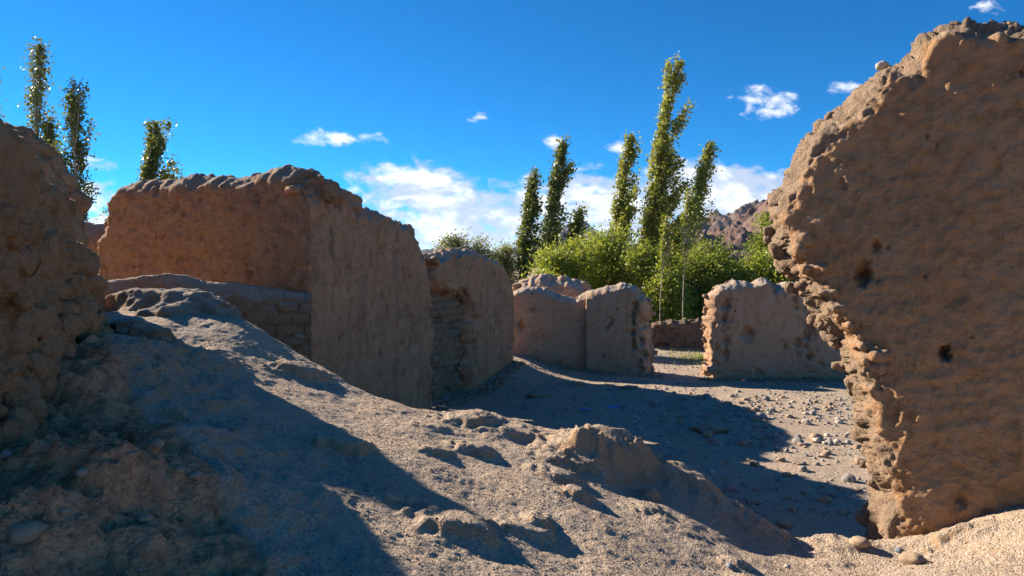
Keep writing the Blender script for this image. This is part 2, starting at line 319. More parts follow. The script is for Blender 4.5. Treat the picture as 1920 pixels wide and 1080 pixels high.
_raw = [(212, 715, .26, .30, 0, .42, 2.2), (262, 800, .24, .26, 0, .26, 2.2), (150, 780, .22, .25, 0, .34, 2.4), (330, 860, .2, .2, .4, .16, 2.4),  # px, py, rx px, ry px (in ground depth metres), height, sharpness
    (1140, 850, .20, .16, 0, .06, 3.2), (1075, 845, .12, .13, .3, .12, 3), (1180, 862, .14, .14, -.4, .08, 3), (1120, 865, .05, .05, 0, .10, 3), (1150, 872, .045, .05, 0, .10, 3.5), (1195, 885, .05, .05, 0, .09, 3), (1090, 862, .04, .05, 0, .09, 3.5), (1135, 900, .04, .05, 0, .08, 3), (1210, 880, .06, .04, 0, .10, 3), (1105, 880, .085, .10, 0, .15, 4), (1165, 900, .06, .07, 0, .08, 4), (1060, 905, .07, .09, .6, .12, 3),
    (1045, 870, .06, .08, .6, .09, 3), (975, 820, .13, .08, .1, .10, 3), (1225, 940, .035, .045, 0, .17, 2.6), (1222, 965, .07, .07, 0, .09, 3), (895, 795, .14, .10, 0, .12, 3.4), (1085, 935, .05, .07, 0, .11, 3.2),
    (1010, 990, .05, .07, .2, .10, 3), (1000, 1010, .09, .05, .2, .09, 3), (655, 845, .10, .07, 0, .13, 4), (575, 705, .12, .09, .5, .15, 3.5), (900, 850, .08, .06, 0, .10, 3.4), (820, 850, .07, .05, 0, .07, 3), (1300, 905, .16, .09, -.6, .13, 3),
    (1400, 985, .17, .08, -.6, .11, 3.2), (1455, 1010, .1, .06, -.5, .10, 3.2), (1385, 1060, .05, .04, 0, .06, 3), (1575, 1060, .08, .05, 0, .05, 3), (1290, 1000, .12, .05, -.5, .05, 3),
    (400, 690, .15, .1, -.5, .08, 3), (620, 690, .1, .08, 0, .09, 3), (880, 1000, .12, .07, -.3, .12, 3.5), (760, 940, .09, .05, -.3, .07, 3), (360, 870, .22, .16, .3, .16, 3), (300, 950, .25, .15, .2, .2, 3.5), (470, 960, .20, .17, 0, .13, 3), (180, 940, .16, .12, 0, .2, 3.4),
    (100, 820, .16, .14, .2, .10, 3.0), (60, 900, .14, .12, 0, .16, 3.5), (230, 750, .2, .15, 0, .15, 3), (60, 1000, .14, .1, 0, .12, 4), (420, 1050, .2, .1, .3, .10, 3.5), (250, 1050, .15, .1, 0, .12, 3.5),
    (1780, 1010, .10, .07, 0, .09, 4), (1830, 1000, .12, .06, 0, .06, 3), (1520, 1020, .15, .08, 0, .06, 3), (1600, 1025, .12, .07, 0, .07, 3.5), (1695, 1022, .10, .08, 0, .06, 3.3)]
_b = []
for (px, py, rx, ry, a, h, s) in _raw:
    p = hit(px, py, 1.5, 9); _b.append((p[0], p[1], rx, ry, a, h*.55, s))
bumps = _b
for k in range(60):   # small unnamed crust lumps all over the mound
    x = R.uniform(-3, 4); y = R.uniform(2.4, 6.2)
    if y < crest_y(np.array([x]))[0]-.05:
        r = R.uniform(.02, .07); bumps.append((x, y, r, r*R.uniform(.6, 1.2), R.uniform(0, 3), r*R.uniform(.2, .5), 2.4))
def make_ground():
    def axis(lo, hi, st, far0, far1, g):
        a = list(np.arange(lo, hi, st)); s = st
        while a[-1] < far1: s = min(s*g, 400); a.append(a[-1]+s)
        s = st; b = [lo]
        while b[-1] > far0: s = min(s*g, 400); b.append(b[-1]-s)
        return np.array(b[:0:-1]+a)
    xs = axis(-3.4, 4.0, .0130, -4500, 4500, 1.035); ys = axis(3.4, 6.3, .0165, -1500, 6500, 1.022); ys = np.r_[ys[ys < 1.5], np.arange(1.5, 3.39, .0095), ys[ys >= 3.4]]
    X, Y = np.meshgrid(xs, ys); x = X.ravel(); y = Y.ravel()
    z = base_h(x, y)+detail_h(x, y)
    z = z-4.0*sst(np.hypot(x, y), 100, 1200)
    nx, ny = len(xs), len(ys); i = (np.arange(ny-1)[:, None]*nx+np.arange(nx-1)).ravel()
    me = np_mesh('ground', np.c_[x, y, z], np.c_[i, i+1, i+nx+1, i+nx])
    cl = sst(-x, .75, 2.3)*sst(-y, -5.3, -4.0)
    lim = -.80-.92*(y-2.47)
    cl = sst(lim-x, -.15, .35)*sst(-y, -5.4, -4.4)
    a = me.attributes.new('clay', 'FLOAT', 'POINT'); a.data.foreach_set('value', cl.astype(np.float32))
    link('ground', me, M_ground, kind='structure')
make_ground()
def gz(x, y): return float((base_h(np.array([x]), np.array([y]))+detail_h(np.array([x]), np.array([y])))[0])

# ------------------------------------------------------------------ eroded walls
def prim_box(cx, cy, cz, lx, ly, lz, rx=0, ry=0, rz=0):
    from mathutils import Euler
    M = np.array(Euler((rx, ry, rz)).to_matrix())
    c = np.array([(a, b, c) for a in (-.5, .5) for b in (-.5, .5) for c in (-.5, .5)])*[lx, ly, lz]
    V = c@M.T+[cx, cy, cz]
    F = [(0, 1, 3, 2), (4, 6, 7, 5), (0, 4, 5, 1), (2, 3, 7, 6), (0, 2, 6, 4), (1, 5, 7, 3)]
    return V.tolist(), F
_bm = bmesh.new(); bmesh.ops.create_icosphere(_bm, subdivisions=3, radius=1); _bm.verts.ensure_lookup_table()
ICO_V = np.array([v.co[:] for v in _bm.verts]); ICO_F = [tuple(v.index for v in f.verts) for f in _bm.faces]; _bm.free()
def prim_blob(cx, cy, cz, rx, ry, rz, seed=0, rough=.25):
    V = ICO_V*(1+rough*fbm(ICO_V, 1.3, 3, .5, seed*3.7)[:, None])*[rx, ry, rz]+[cx, cy, cz]
    return V.tolist(), ICO_F
_bm = bmesh.new(); bmesh.ops.create_icosphere(_bm, subdivisions=1, radius=1); _bm.verts.ensure_lookup_table()
CH_V = np.array([v.co[:] for v in _bm.verts]); CH_F = [tuple(v.index for v in f.verts) for f in _bm.faces]; _bm.free()
def prim_chunk(cx, cy, cz, rx, ry, rz, seed=0):
    g = np.random.default_rng(int(seed)+5000); V = np.sign(CH_V)*np.abs(CH_V)**.6*g.uniform(.65, 1.2, (len(CH_V), 1))
    a = g.uniform(0, 6.28); V = V@np.array([[math.cos(a), -math.sin(a), 0], [math.sin(a), math.cos(a), 0], [0, 0, 1]])
    return (V*[rx, ry, rz]+[cx, cy, cz]).tolist(), CH_F
def jag(pts, amp, lvl, rnd):
    """fractal midpoint displacement of an open polyline"""
    for _ in range(lvl):
        q = [pts[0]]
        for a, b in zip(pts, pts[1:]):
            L = math.hypot(b[0]-a[0], b[1]-a[1]); nx, ny = (-(b[1]-a[1]), b[0]-a[0])
            k = rnd.gauss(0, amp)
            q += [((a[0]+b[0])/2+nx*k, (a[1]+b[1])/2+ny*k), b]
        pts = q
    return pts
def laplace(V, E, it, lam=.5):
    deg = np.bincount(E.ravel(), minlength=len(V)).astype(float)[:, None]
    for _ in range(it):
        S = np.stack([np.bincount(E[:, 0], V[E[:, 1], k], len(V))+np.bincount(E[:, 1], V[E[:, 0], k], len(V)) for k in range(3)], 1)
        V = V+lam*(S/np.maximum(deg, 1)-V)
    return V
class Wall:
    def __init__(s, P0, P1, thick, off=0.0):
        P0 = np.array(P0, float); P1 = np.array(P1, float); s.L = np.linalg.norm(P1-P0); s.d = (P1-P0)/s.L
        s.n = np.array([-s.d[1], s.d[0]]); s.P0 = P0; s.T = thick; s.off = off; s.rz = math.atan2(s.d[1], s.d[0])
    def sz(s, px, py, off=None):
        o = s.P0+s.n*(s.off if off is None else off); k = (px-960)/FP
        # o.x + d.x t = k (o.y + d.y t)
        t = (k*o[1]-o[0])/(s.d[0]-k*s.d[1]); Y = o[1]+s.d[1]*t
        return (t, CH-(py-HY)/FP*Y)
    def build(s, name, top_px, mat, voxel, zb=-.3, amp=.10, lvl=2, pull=.25, ymid=.5, taper=.75, extra=(), holes=(), disp=None, ea=1.0, smooth=3, seed=1, label=None, cat='wall', group=None, sz_pts=None, bricks=None, topblob=.06):
        rnd = random.Random(seed)
        top = sz_pts if sz_pts else [s.sz(*p) for p in top_px]
        top = jag(top, amp, lvl, rnd)
        s.top = top
        bm = bmesh.new()
        poly = [(top[0][0], zb)]+top+[(top[-1][0], zb)]
        f = bm.faces.new([bm.verts.new((a, 0, b)) for a, b in poly])
        r = bmesh.ops.extrude_face_region(bm, geom=[f]); vs = [v for v in r['geom'] if isinstance(v, bmesh.types.BMVert)]
        for v in vs: v.co.y += s.T
        bmesh.ops.triangulate(bm, faces=bm.faces[:]); bmesh.ops.recalc_face_normals(bm, faces=bm.faces[:])
        ex = list(extra)
        for k, (a, b) in enumerate(top):
            if topblob and rnd.random() < .65 and b > zb+.3:
                rr = rnd.uniform(.4, 1.1)*topblob; ex.append(prim_chunk(a+rnd.gauss(0, .03), s.T*rnd.uniform(.3, .75), b-rr*.75, rr*rnd.uniform(1.3, 2.2), rr*rnd.uniform(1.3, 2.2), rr, k+seed*50))
        for V, F in ex:
            vv = [bm.verts.new(v) for v in V]
            for q in F:
                bm.faces.new([vv[i] for i in q])
        me = bpy.data.meshes.new(name+'_raw'); bm.to_mesh(me); bm.free()
        o = bpy.data.objects.new(name+'_raw', me); COL.objects.link(o)
        md = o.modifiers.new('r', 'REMESH'); md.mode = 'VOXEL'; md.voxel_size = voxel; md.adaptivity = 0
        dg = bpy.context.evaluated_depsgraph_get(); m2 = bpy.data.meshes.new_from_object(o.evaluated_get(dg)); bpy.data.objects.remove(o); bpy.data.meshes.remove(me)
        N = len(m2.vertices); V = np.empty(N*3, np.float32); m2.vertices.foreach_get('co', V); V = V.reshape(-1, 3).astype(float)
        E = np.empty(len(m2.edges)*2, np.int32); m2.edges.foreach_get('vertices', E); E = E.reshape(-1, 2)
        V = laplace(V, E, smooth)
        # distance to the broken outline (not the base)
        d = np.full(N, 9.)
        T_ = np.array(top)
        for a, b in zip(T_, T_[1:]):
            ab = b-a; L2 = max(1e-9, (ab**2).sum()); tt = np.clip(((V[:, 0]-a[0])*ab[0]+(V[:, 2]-a[1])*ab[1])/L2, 0, 1)
            d = np.minimum(d, np.hypot(V[:, 0]-a[0]-tt*ab[0], V[:, 2]-a[1]-tt*ab[1]))
        w = pull*(1+.55*fbm(V*[1, 0, 1], 2.2, 3, .6, seed*3.))
        k = taper*(1-np.clip(d/np.maximum(w, .02), 0, 1))**1.6
        inside = (V[:, 1] > -.15) & (V[:, 1] < s.T+.15)
        tgt = np.where(V[:, 1] < s.T*.5, s.T*ymid, s.T*ymid)
        V[:, 1] += np.where(inside, k*(tgt-V[:, 1]), 0)
        m2.vertices.foreach_set('co', V.astype(np.float32).ravel()); m2.update()
        Nn = np.empty(N*3, np.float32); m2.vertex_normals.foreach_get('vector', Nn); Nn = Nn.reshape(-1, 3)
        h = disp(V, d, s) if disp else .012*fbm(V, 5, 4)
        edge = np.exp(-d/.12)
        h = h+ea*edge*(.030*fbm(V, 5, 4, .6, 3)+.016*ridged(V, 11, 3)+.008*fbm(V, 34, 2))
        if bricks is not None:
            bw, bh, dep, mask = bricks
            Vw = V+np.c_[.03*fbm(V, 2.5, 2), 0*d, .03*fbm(V, 2.1, 2, .5, 8)]+np.c_[.012*perlin(V*11), 0*d, .012*perlin(V*10+4)]
            row = np.floor(Vw[:, 2]/bh); u = Vw[:, 0]/bw+np.where(row % 2 == 0, 0, .5)+.17*np.sin(row*7.1); colm = np.floor(u)
            fz = np.abs(Vw[:, 2]/bh-row-.5)*2; fx = np.abs(u-colm-.5)*2
            j = np.maximum(sst(fz, .74, .98), sst(fx, 1-.26*bh/bw, .98))*(.35+.65*sst(fbm(V, 2.1, 3), -.35, .25))
            hb = np.sin(row*12.9898+colm*78.233)*43758.5453; hb = hb-np.floor(hb)
            h = h+mask(V)*(-dep*j+dep*.8*(hb-.5)+np.where(hb < .07, -dep*1.2, 0))
        for (px, py, rp, dp) in holes:
            a, b = s.sz(px, py, 0); Y = s.P0[1]+s.d[1]*a; rr = rp/FP*Y
            q = np.hypot((V[:, 0]-a)/rr, (V[:, 2]-b)/(rr*1.4))*(1+.6*perlin((V-[a, 0, b])/rr*.8+px)+.3*perlin((V-[a, 0, b])/rr*2+py))
            front = V[:, 1] < s.T*.5
            h = h-np.where(front, 1.25*dp*np.exp(-q**4), 0)
        V = V+Nn*h[:, None]
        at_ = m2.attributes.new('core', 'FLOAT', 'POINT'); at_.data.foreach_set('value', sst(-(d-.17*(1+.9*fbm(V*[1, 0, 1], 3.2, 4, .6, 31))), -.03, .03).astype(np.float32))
        m2.vertices.foreach_set('co', V.astype(np.float32).ravel())
        m2.polygons.foreach_set('use_smooth', np.ones(len(m2.polygons), dtype=bool)); m2.update(); m2.name = name; m2.materials.clear()
        return link(name, m2, mat, label=label, cat=cat, group=group, loc=(s.P0[0], s.P0[1], 0), rz=s.rz)

LINE = lambda Y: (.08+.4*(Y-15.1), Y)      # the long wall runs on this line
def d_smooth(V, d, s):     # rain-washed plaster: faint vertical runnels and chips
    h = .010*fbm(V, 1.6, 3)+.0035*fbm(V*[5, 1, .5], 1.6, 4, .6)+.006*fbm(V, 9, 4, .65)
    c = fbm(V*[1.5, 1, .55], 3.6, 4, .65, 4.); h = h-.045*sst(c, .52, .72)
    return h-.03*sst(fbm(V, 2.6, 4, .6, 20)*sst(-d, -.9, 0)*1.6, .35, .5)
def d_back(V, d, s):
    return .028*fbm(V, 2.2, 4, .6)+.022*ridged(V*[1, 1, 1.8], 4.8, 4)+.012*fbm(V, 14, 3, .65)-.04*sst(fbm(V, 4.5, 3, .6, 11), .55, .75)
def d_right(V, d, s):
    wp = V+.10*np.c_[fbm(V, 3, 2), 0*d, fbm(V, 3, 2, .5, 5)]
    h = .018*fbm(wp, 2.0, 3, .5)+.010*ridged(wp, 4.2, 2)+.017*fbm(V, 8, 4, .65)+.010*ridged(V+.02*fbm(V, 9, 2)[:, None], 11, 3)
    front = V[:, 1] < s.T*.3
    edge = d-.16*(1+.9*fbm(V*[1, 0, 1], 3.2, 4, .6, 31))     # a skin of plaster broken away along the end
    return h-np.where(front, .035*sst(-edge, -.02, .02), 0)+sst(-edge, -.02, .03)*(.030*fbm(V, 7, 4, .65, 2)+.014*ridged(V*[1, 1, 2.2], 13, 2))
def d_left(V, d, s):
    c1, c2 = cells(V+.05*np.c_[fbm(V, 4, 2), fbm(V, 4, 2, .5, 3), fbm(V, 4, 2, .5, 6)], 4.2)
    low = sst(-V[:, 2], -2.75, -2.2)
    return .05*fbm(V, 1.8, 3)+low*.045*(np.clip(c2-c1, 0, .5)**.6-.35)+.026*ridged(V, 6, 4)+.020*fbm(V, 11, 3, .65)-.06*sst(fbm(V, 3.4, 3, .6, 40), .5, .7)
def d_far(V, d, s):
    return .022*fbm(V, 1.6, 4)+.005*fbm(V*[4, 1, .8], 1.6, 3)+.004*fbm(V, 15, 2)-.05*sst(fbm(V*[1, 1, .6], 3.1, 3, .6, 14), .62, .8)
def d_rub(V, d, s):
    c1, c2 = cells(V, 4.5); return .07*(np.clip(c2-c1, 0, .5)**.6-.3)+.03*fbm(V, 5, 4, .6)
def d_brick(V, d, s): return .018*fbm(V, 2.4, 4)+.01*fbm(V, 12, 3, .6)

# long smooth wall
W = Wall(LINE(8.58), LINE(11.72), .55)
W.build('mud_wall', [(584, 348), (592, 362), (604, 356), (618, 346), (636, 346), (650, 356), (668, 358), (684, 374), (700, 392), (722, 402), (740, 415), (760, 420), (780, 428), (793, 450), (800, 470), (810, 500), (816, 560), (822, 640), (822, 700), (815, 772)],
    M_big, .022, amp=.07, pull=.22, disp=d_smooth, taper=.5, ea=2.0, seed=3, holes=[(638, 380, 9, .10), (672, 398, 7, .08), (716, 470, 5, .05), (757, 500, 9, .05), (758, 520, 7, .04), (717, 550, 5, .04), (705, 514, 6, .03), (762, 575, 8, .06), (752, 590, 6, .05), (765, 595, 6, .05), (718, 555, 5, .03), (757, 640, 6, .05), (745, 680, 5, .05), (758, 700, 5, .04), (805, 520, 6, .04), (745, 455, 12, .04), (752, 475, 8, .05)],
    label='tall smooth mud plaster wall with pinkish rain streaks and sloping broken top')
# pier beyond the gap
W = Wall(LINE(11.75), LINE(15.1), .55)
def d_pier(V, d, s):
    lump = sst(-V[:, 0], -1.15, -.85)+0*d
    return d_smooth(V, d, s)*(1-lump)+lump*(.045*fbm(V, 3.5, 4, .6)+.03*ridged(V, 5, 3)-.04)
W.build('wall_pier', [(886, 740), (884, 690), (889, 650), (884, 610), (888, 575), (878, 556), (862, 546), (838, 545), (818, 538), (812, 520), (818, 500), (811, 484), (820, 476), (835, 478), (852, 469), (870, 467), (890, 469), (912, 474), (925, 483), (940, 490), (952, 505), (962, 522), (967, 545), (968, 600), (968, 640), (966, 715)], M_big, .021, amp=.06, pull=.12, disp=d_pier, seed=5, cat='wall',
    holes=[(926, 510, 5, .05), (938, 545, 4, .05), (915, 585, 3, .04), (928, 583, 3, .04), (905, 630, 4, .05), (920, 618, 4, .05), (900, 660, 3, .04), (893, 600, 5, .1), (892, 640, 5, .1), (894, 680, 5, .1), (900, 700, 4, .08)], label='smooth mud plaster pier with rounded shoulder and broken left edge above bricks')
# brick filling set back between the two
W = Wall((-1.50, 11.95), (-.62, 13.9), .4)
W.build('brick_filling', [(800, 540), (822, 540), (845, 543), (868, 547), (885, 552), (900, 556)], M_brick, .02, amp=.04, pull=.06, disp=d_brick, seed=6, bricks=(.30, .135, .07, lambda V: 1.0), topblob=.03,
    label='weathered mud brick filling of the gap between the smooth plaster walls', cat='brickwork')
# back wall at left
W = Wall((-2.53-.93*5.4, 8.58+.37*5.4), (-2.50, 8.57), .6)
W.build('mud_wall', [(184, 440), (190, 420), (188, 400), (198, 375), (208, 356), (225, 347), (245, 343), (270, 338), (300, 338), (325, 336), (340, 330), (370, 333), (400, 333), (425, 333), (445, 330), (470, 328), (488, 322), (498, 314), (515, 312), (540, 316), (560, 320), (573, 334), (578, 352)],
    M_back, .03, amp=.05, pull=.2, disp=d_back, seed=9, holes=[(487, 385, 4, .04), (555, 340, 10, .08), (570, 352, 8, .08), (350, 400, 4, .03), (460, 420, 4, .04)], topblob=.10,
    label='high cracked ochre mud wall with level crumbling top behind the low brick wall')
W = Wall((-10.5, 11.6), (-6.0, 12.3), .5)
W.build('mud_wall', [(-100, 420), (60, 422), (120, 426), (150, 424), (178, 424), (190, 434), (220, 440)], M_back, .05, amp=.04, disp=d_back, seed=10, label='sunlit sliver of mud wall between the rubble wall and the high cracked wall')
# low brick wall
W = Wall((-5.4, 6.9), (-2.55, 8.42), .55)
W.build('low_brick_wall', [(150, 534), (185, 530), (225, 527), (270, 520), (310, 517), (350, 522), (385, 531), (420, 533), (450, 534), (490, 540), (530, 545), (560, 548), (578, 550), (585, 552)], M_brick, .022, zb=.3, amp=.04, pull=.22, disp=d_brick, seed=12, taper=.6, ea=.4, topblob=.03,
    bricks=(.26, .13, .04, lambda V: sst(V[:, 0], .9, 1.9)*sst(-V[:, 2], -2.13, -2.02)), label='low mud brick wall with dusty rounded top under the high cracked wall')
# eroded stub in front of it
W = Wall((-4.7, 6.75), (-2.80, 6.25), .62)
W.build('wall_stub', [(170, 552), (200, 551), (250, 549), (300, 548), (335, 551), (352, 562), (372, 580), (392, 595), (402, 620)], M_brick, .018, zb=1.2, amp=.05, pull=.4, taper=.55, disp=lambda V, d, s: .03*fbm(V, 2.2, 3)+.008*ridged(V*[2.4, 1, .8], 2.2, 2)+.004*fbm(V, 22, 2), seed=13, smooth=10, ea=.35, topblob=.05,
    extra=[prim_blob(1.55, .0, 1.90, .30, .22, .17, 4, .4), prim_blob(1.05, .05, 1.95, .25, .15, .14, 5, .4)], label='sunlit smooth eroded wall stub sitting between rubble wall and low brick wall')
W = Wall((-3.15, 5.0), (-2.55, 5.12), .42)
W.build('mud_block', [(205, 606), (230, 612), (262, 618), (290, 624), (303, 640), (306, 690)], M_brick, .015, zb=1.2, amp=.05, pull=.16, taper=.5, disp=lambda V, d, s: .02*fbm(V, 3, 4)+.006*fbm(V, 22, 2), seed=14, topblob=.05, cat='mud block', label='small flat-topped mud block lying at the foot of the sunlit stub')
# rubble wall at the left edge
W = Wall((-2.4, 3.2), (-3.38, 5.75), .6)
ex = []
for k in range(150):
    a = R.uniform(-1.1, 2.75); z = 1.25+(R.random()**1.3)*1.35
    r = R.uniform(.05, .13)*(1.3 if z < 1.8 else 1)
    if a > 2.3 and z > 2.2: continue
    if R.random() < .5: ex.append(prim_chunk(a, R.uniform(.0, .07)-.10*max(0, 2.1-z), z, r*R.uniform(1.1, 2.2), r, r*R.uniform(.5, .9), k))
    else: ex.append(prim_box(a, R.uniform(.0, .07)-.10*max(0, 2.1-z), z, r*R.uniform(1.6, 3), r*1.5, r*R.uniform(.9, 1.5), R.gauss(0, .25), R.gauss(0, .2), R.gauss(0, .4)))
for k in range(16):
    a = R.uniform(-1, 1.2); ex.append(prim_blob(a, .05, 2.35+R.random()*.3, R.uniform(.15, .4), .08, R.uniform(.08, .18), 300+k, .5))
W.build('rubble_wall', [(-330, 90), (-200, 120), (-90, 160), (0, 188), (22, 192), (44, 200), (60, 228), (74, 258), (88, 285), (100, 305), (116, 335), (127, 365), (134, 395), (138, 425), (150, 445), (160, 480), (168, 510), (176, 545), (196, 562), (207, 590), (210, 625), (196, 655), (206, 720)],
    M_left, .016, zb=.9, amp=.05, pull=.22, ymid=.45, disp=d_left, extra=ex, smooth=1, seed=15, label='dark shaded rubble-filled mud wall filling the left edge', topblob=.05,
    holes=[(62, 290, 9, .05), (190, 300, 3, .03), (55, 340, 10, .08), (5, 420, 14, .15), (110, 470, 12, .08)])
W = Wall((-7.2, 6.75), (-4.1, 6.2), .45)  # unseen wall added here, its top shaped to shade the left slope
W.build('mud_wall', [(-400, 160), (-250, 180), (-100, 215), (0, 240), (35, 262), (58, 296), (72, 318), (86, 350), (97, 405), (106, 440), (116, 480), (126, 530)], M_left, .04, zb=.8, amp=.03, disp=d_back, seed=16, label='unseen cross wall behind the left rubble wall, added to cast the mound shadow')
# far walls
W = Wall((-2.6, 16.35), (1.95, 15.72), .45)
W.build('mud_wall', [(890, 560), (930, 548), (958, 550), (972, 544), (985, 540), (1005, 540), (1020, 541), (1040, 552), (1060, 556), (1078, 561), (1088, 556), (1104, 547), (1116, 545)], M_far, .03, amp=.06, pull=.12, disp=d_far, seed=17, topblob=.04, holes=[(975, 610, 7, .1), (1000, 580, 4, .04)], label='smooth far mud wall with saddle-shaped top beside the plaster pier')
W = Wall((1.80, 15.55), (3.20, 15.15), .5)
W.build('mud_wall', [(1098, 552), (1108, 546), (1130, 540), (1150, 536), (1168, 532), (1185, 535), (1200, 542), (1213, 556), (1216, 580), (1214, 610), (1220, 640), (1226, 665), (1220, 690), (1218, 715)], M_far, .025, amp=.07, pull=.16, disp=d_far, seed=18, topblob=.05,
    holes=[(1190, 575, 5, .12), (1186, 590, 5, .12), (1145, 602, 5, .06), (1185, 625, 5, .12), (1188, 650, 5, .12), (1205, 600, 4, .08), (1203, 640, 5, .1), (1210, 668, 4, .08), (1200, 680, 4, .08), (1187, 605, 3, .1), (1187, 640, 3, .1), (1130, 668, 3, .05)],
    bricks=(.28, .13, .03, lambda V: sst(V[:, 0], 1.0, 1.1)*.9), label='far mud wall with vertical seam and pitted brick end left of the opening')
W = Wall((.2, 19.2), (2.6, 18.6), .9)
W.build('rubble_heap_wall', [(965, 545), (975, 528), (990, 520), (1008, 516), (1025, 519), (1040, 524), (1062, 524), (1080, 530), (1095, 542), (1104, 560)], M_far, .04, amp=.12, pull=.3, disp=d_rub, seed=19, topblob=.14, label='knobbly crumbled wall top showing over the saddle-topped wall')
W = Wall((4.22, 14.75), (8.6, 14.45), .55)
W.build('mud_wall', [(1326, 718), (1326, 680), (1327, 640), (1326, 610), (1332, 590), (1330, 570), (1338, 548), (1352, 537), (1368, 533), (1380, 527), (1405, 528), (1430, 526), (1448, 527), (1454, 534), (1462, 538), (1478, 530), (1500, 533), (1520, 540), (1560, 545), (1620, 550), (1700, 560)], M_far, .024, amp=.06, pull=.14, ymid=.6, disp=d_far, seed=20, topblob=.05,
    holes=[(1404, 626, 9, .10), (1392, 628, 5, .06), (1412, 624, 5, .06), (1362, 573, 8, .14), (1360, 600, 5, .12), (1362, 640, 6, .10), (1362, 665, 5, .10), (1474, 650, 4, .08), (1495, 643, 7, .10), (1491, 560, 4, .08), (1492, 575, 4, .06), (1513, 570, 5, .10), (1517, 590, 4, .10), (1521, 610, 8, .14), (1514, 630, 7, .12), (1512, 650, 4, .08), (1515, 668, 5, .08), (1520, 668, 4, .08), (1540, 682, 3, .06), (1345, 650, 4, .06), (1340, 610, 4, .06), (1588, 700, 4, .08), (1497, 665, 3, .06), (1454, 545, 4, .08)],
    bricks=(.30, .12, .03, lambda V: np.maximum(sst(-V[:, 0], -.60, -.50), sst(-V[:, 2], -.22, -.12)*.6+.8*np.exp(-((V[:, 0]-2.2)/.16)**4))), label='far mud wall with dark crack and worn brick left end, right of the opening')
W = Wall((2.6, 20.2), (8.5, 19.6), .5)
W.build('low_brick_wall', [(1180, 612), (1222, 611), (1240, 604), (1262, 600), (1280, 603), (1300, 597), (1315, 604), (1330, 606), (1400, 600), (1480, 604)], M_dark, .035, amp=.12, pull=.08, disp=d_brick, seed=21, bricks=(.33, .15, .05, lambda V: 1.0), topblob=.06, label='low dark brick wall closing the opening in front of the willows')
# great wall at right
sdir = (.839, -.544)
W = Wall((2.55, 4.8), (2.55+sdir[0]*2.8, 4.8+sdir[1]*2.8), .60, off=.38)
rp = [(1637, 1060), (1640, 1035), (1641, 1000), (1633, 970), (1636, 935), (1655, 905), (1640, 880), (1626, 845), (1624, 790), (1612, 735), (1606, 695), (1590, 682), (1587, 650), (1578, 628), (1560, 604), (1542, 596), (1522, 566), (1503, 535), (1494, 508), (1478, 492), (1480, 470), (1462, 450), (1458, 425), (1453, 403), (1456, 383), (1466, 364), (1479, 345), (1491, 325), (1500, 303), (1509, 284), (1526, 262), (1541, 254), (1556, 240), (1574, 224), (1590, 210), (1600, 192), (1626, 174), (1640, 156), (1650, 146), (1690, 134), (1713, 106), (1722, 88), (1760, 72), (1800, 61), (1850, 64), (1890, 60), (1925, 64), (1990, 60), (2100, 90), (2250, 200)]
ex = []; rr_ = random.Random(5)
for (px, py) in jag(rp[3:30], .0, 2, rr_):       # broken mud bricks sticking out of the end
    if 430 < py < 760 and rr_.random() < .85:
        a, z = W.sz(px, py); big = rr_.uniform(.6, 1.25)
        for _q in range(3): ex.append(prim_box(a+rr_.uniform(.04, .26), rr_.uniform(.0, .5), round(z/.06)*.06+_q*.02, rr_.uniform(.1, .24), rr_.uniform(.1, .25), rr_.uniform(.025, .05), rr_.gauss(0, .08), rr_.gauss(0, .08), rr_.gauss(0, .5)))
        ex.append(prim_box(a+rr_.uniform(.08, .17), rr_.uniform(.10, .42), round(z/.075)*.075, .18*big, .22*big, .05*rr_.uniform(.7, 1.2), rr_.gauss(0, .06), rr_.gauss(0, .07), rr_.gauss(0, .35)))
    elif rr_.random() < .6:
        a, z = W.sz(px, py); r = rr_.uniform(.02, .055)
        ex.append(prim_chunk(a+rr_.uniform(.05, .16), rr_.uniform(.08, .5), z, r*1.3, r*1.4, r*.8, rr_.randint(0, 999)))
a, z = W.sz(1576, 641); ex.append(prim_box(a+.05, .36, z, .17, .13, .045, 0, .05, .2))
for k in range(60):
    a, z = W.sz(1640+rr_.uniform(0, 60), 1020-rr_.uniform(0, 300)); r = rr_.uniform(.025, .07)
    ex.append(prim_chunk(a+.06, rr_.uniform(.1, .36), z, r, r, r*rr_.uniform(.5, 1.2), k+700))
GW = W
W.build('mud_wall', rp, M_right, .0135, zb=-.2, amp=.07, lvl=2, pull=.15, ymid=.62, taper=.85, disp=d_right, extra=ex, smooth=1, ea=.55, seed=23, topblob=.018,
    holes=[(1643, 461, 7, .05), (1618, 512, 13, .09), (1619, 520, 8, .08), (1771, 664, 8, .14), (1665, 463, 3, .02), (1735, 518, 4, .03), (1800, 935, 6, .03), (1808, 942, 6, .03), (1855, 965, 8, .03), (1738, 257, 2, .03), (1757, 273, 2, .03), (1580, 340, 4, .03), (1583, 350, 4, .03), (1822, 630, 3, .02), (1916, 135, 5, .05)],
    label='huge rippled ochre mud wall with sunlit broken edge at right')

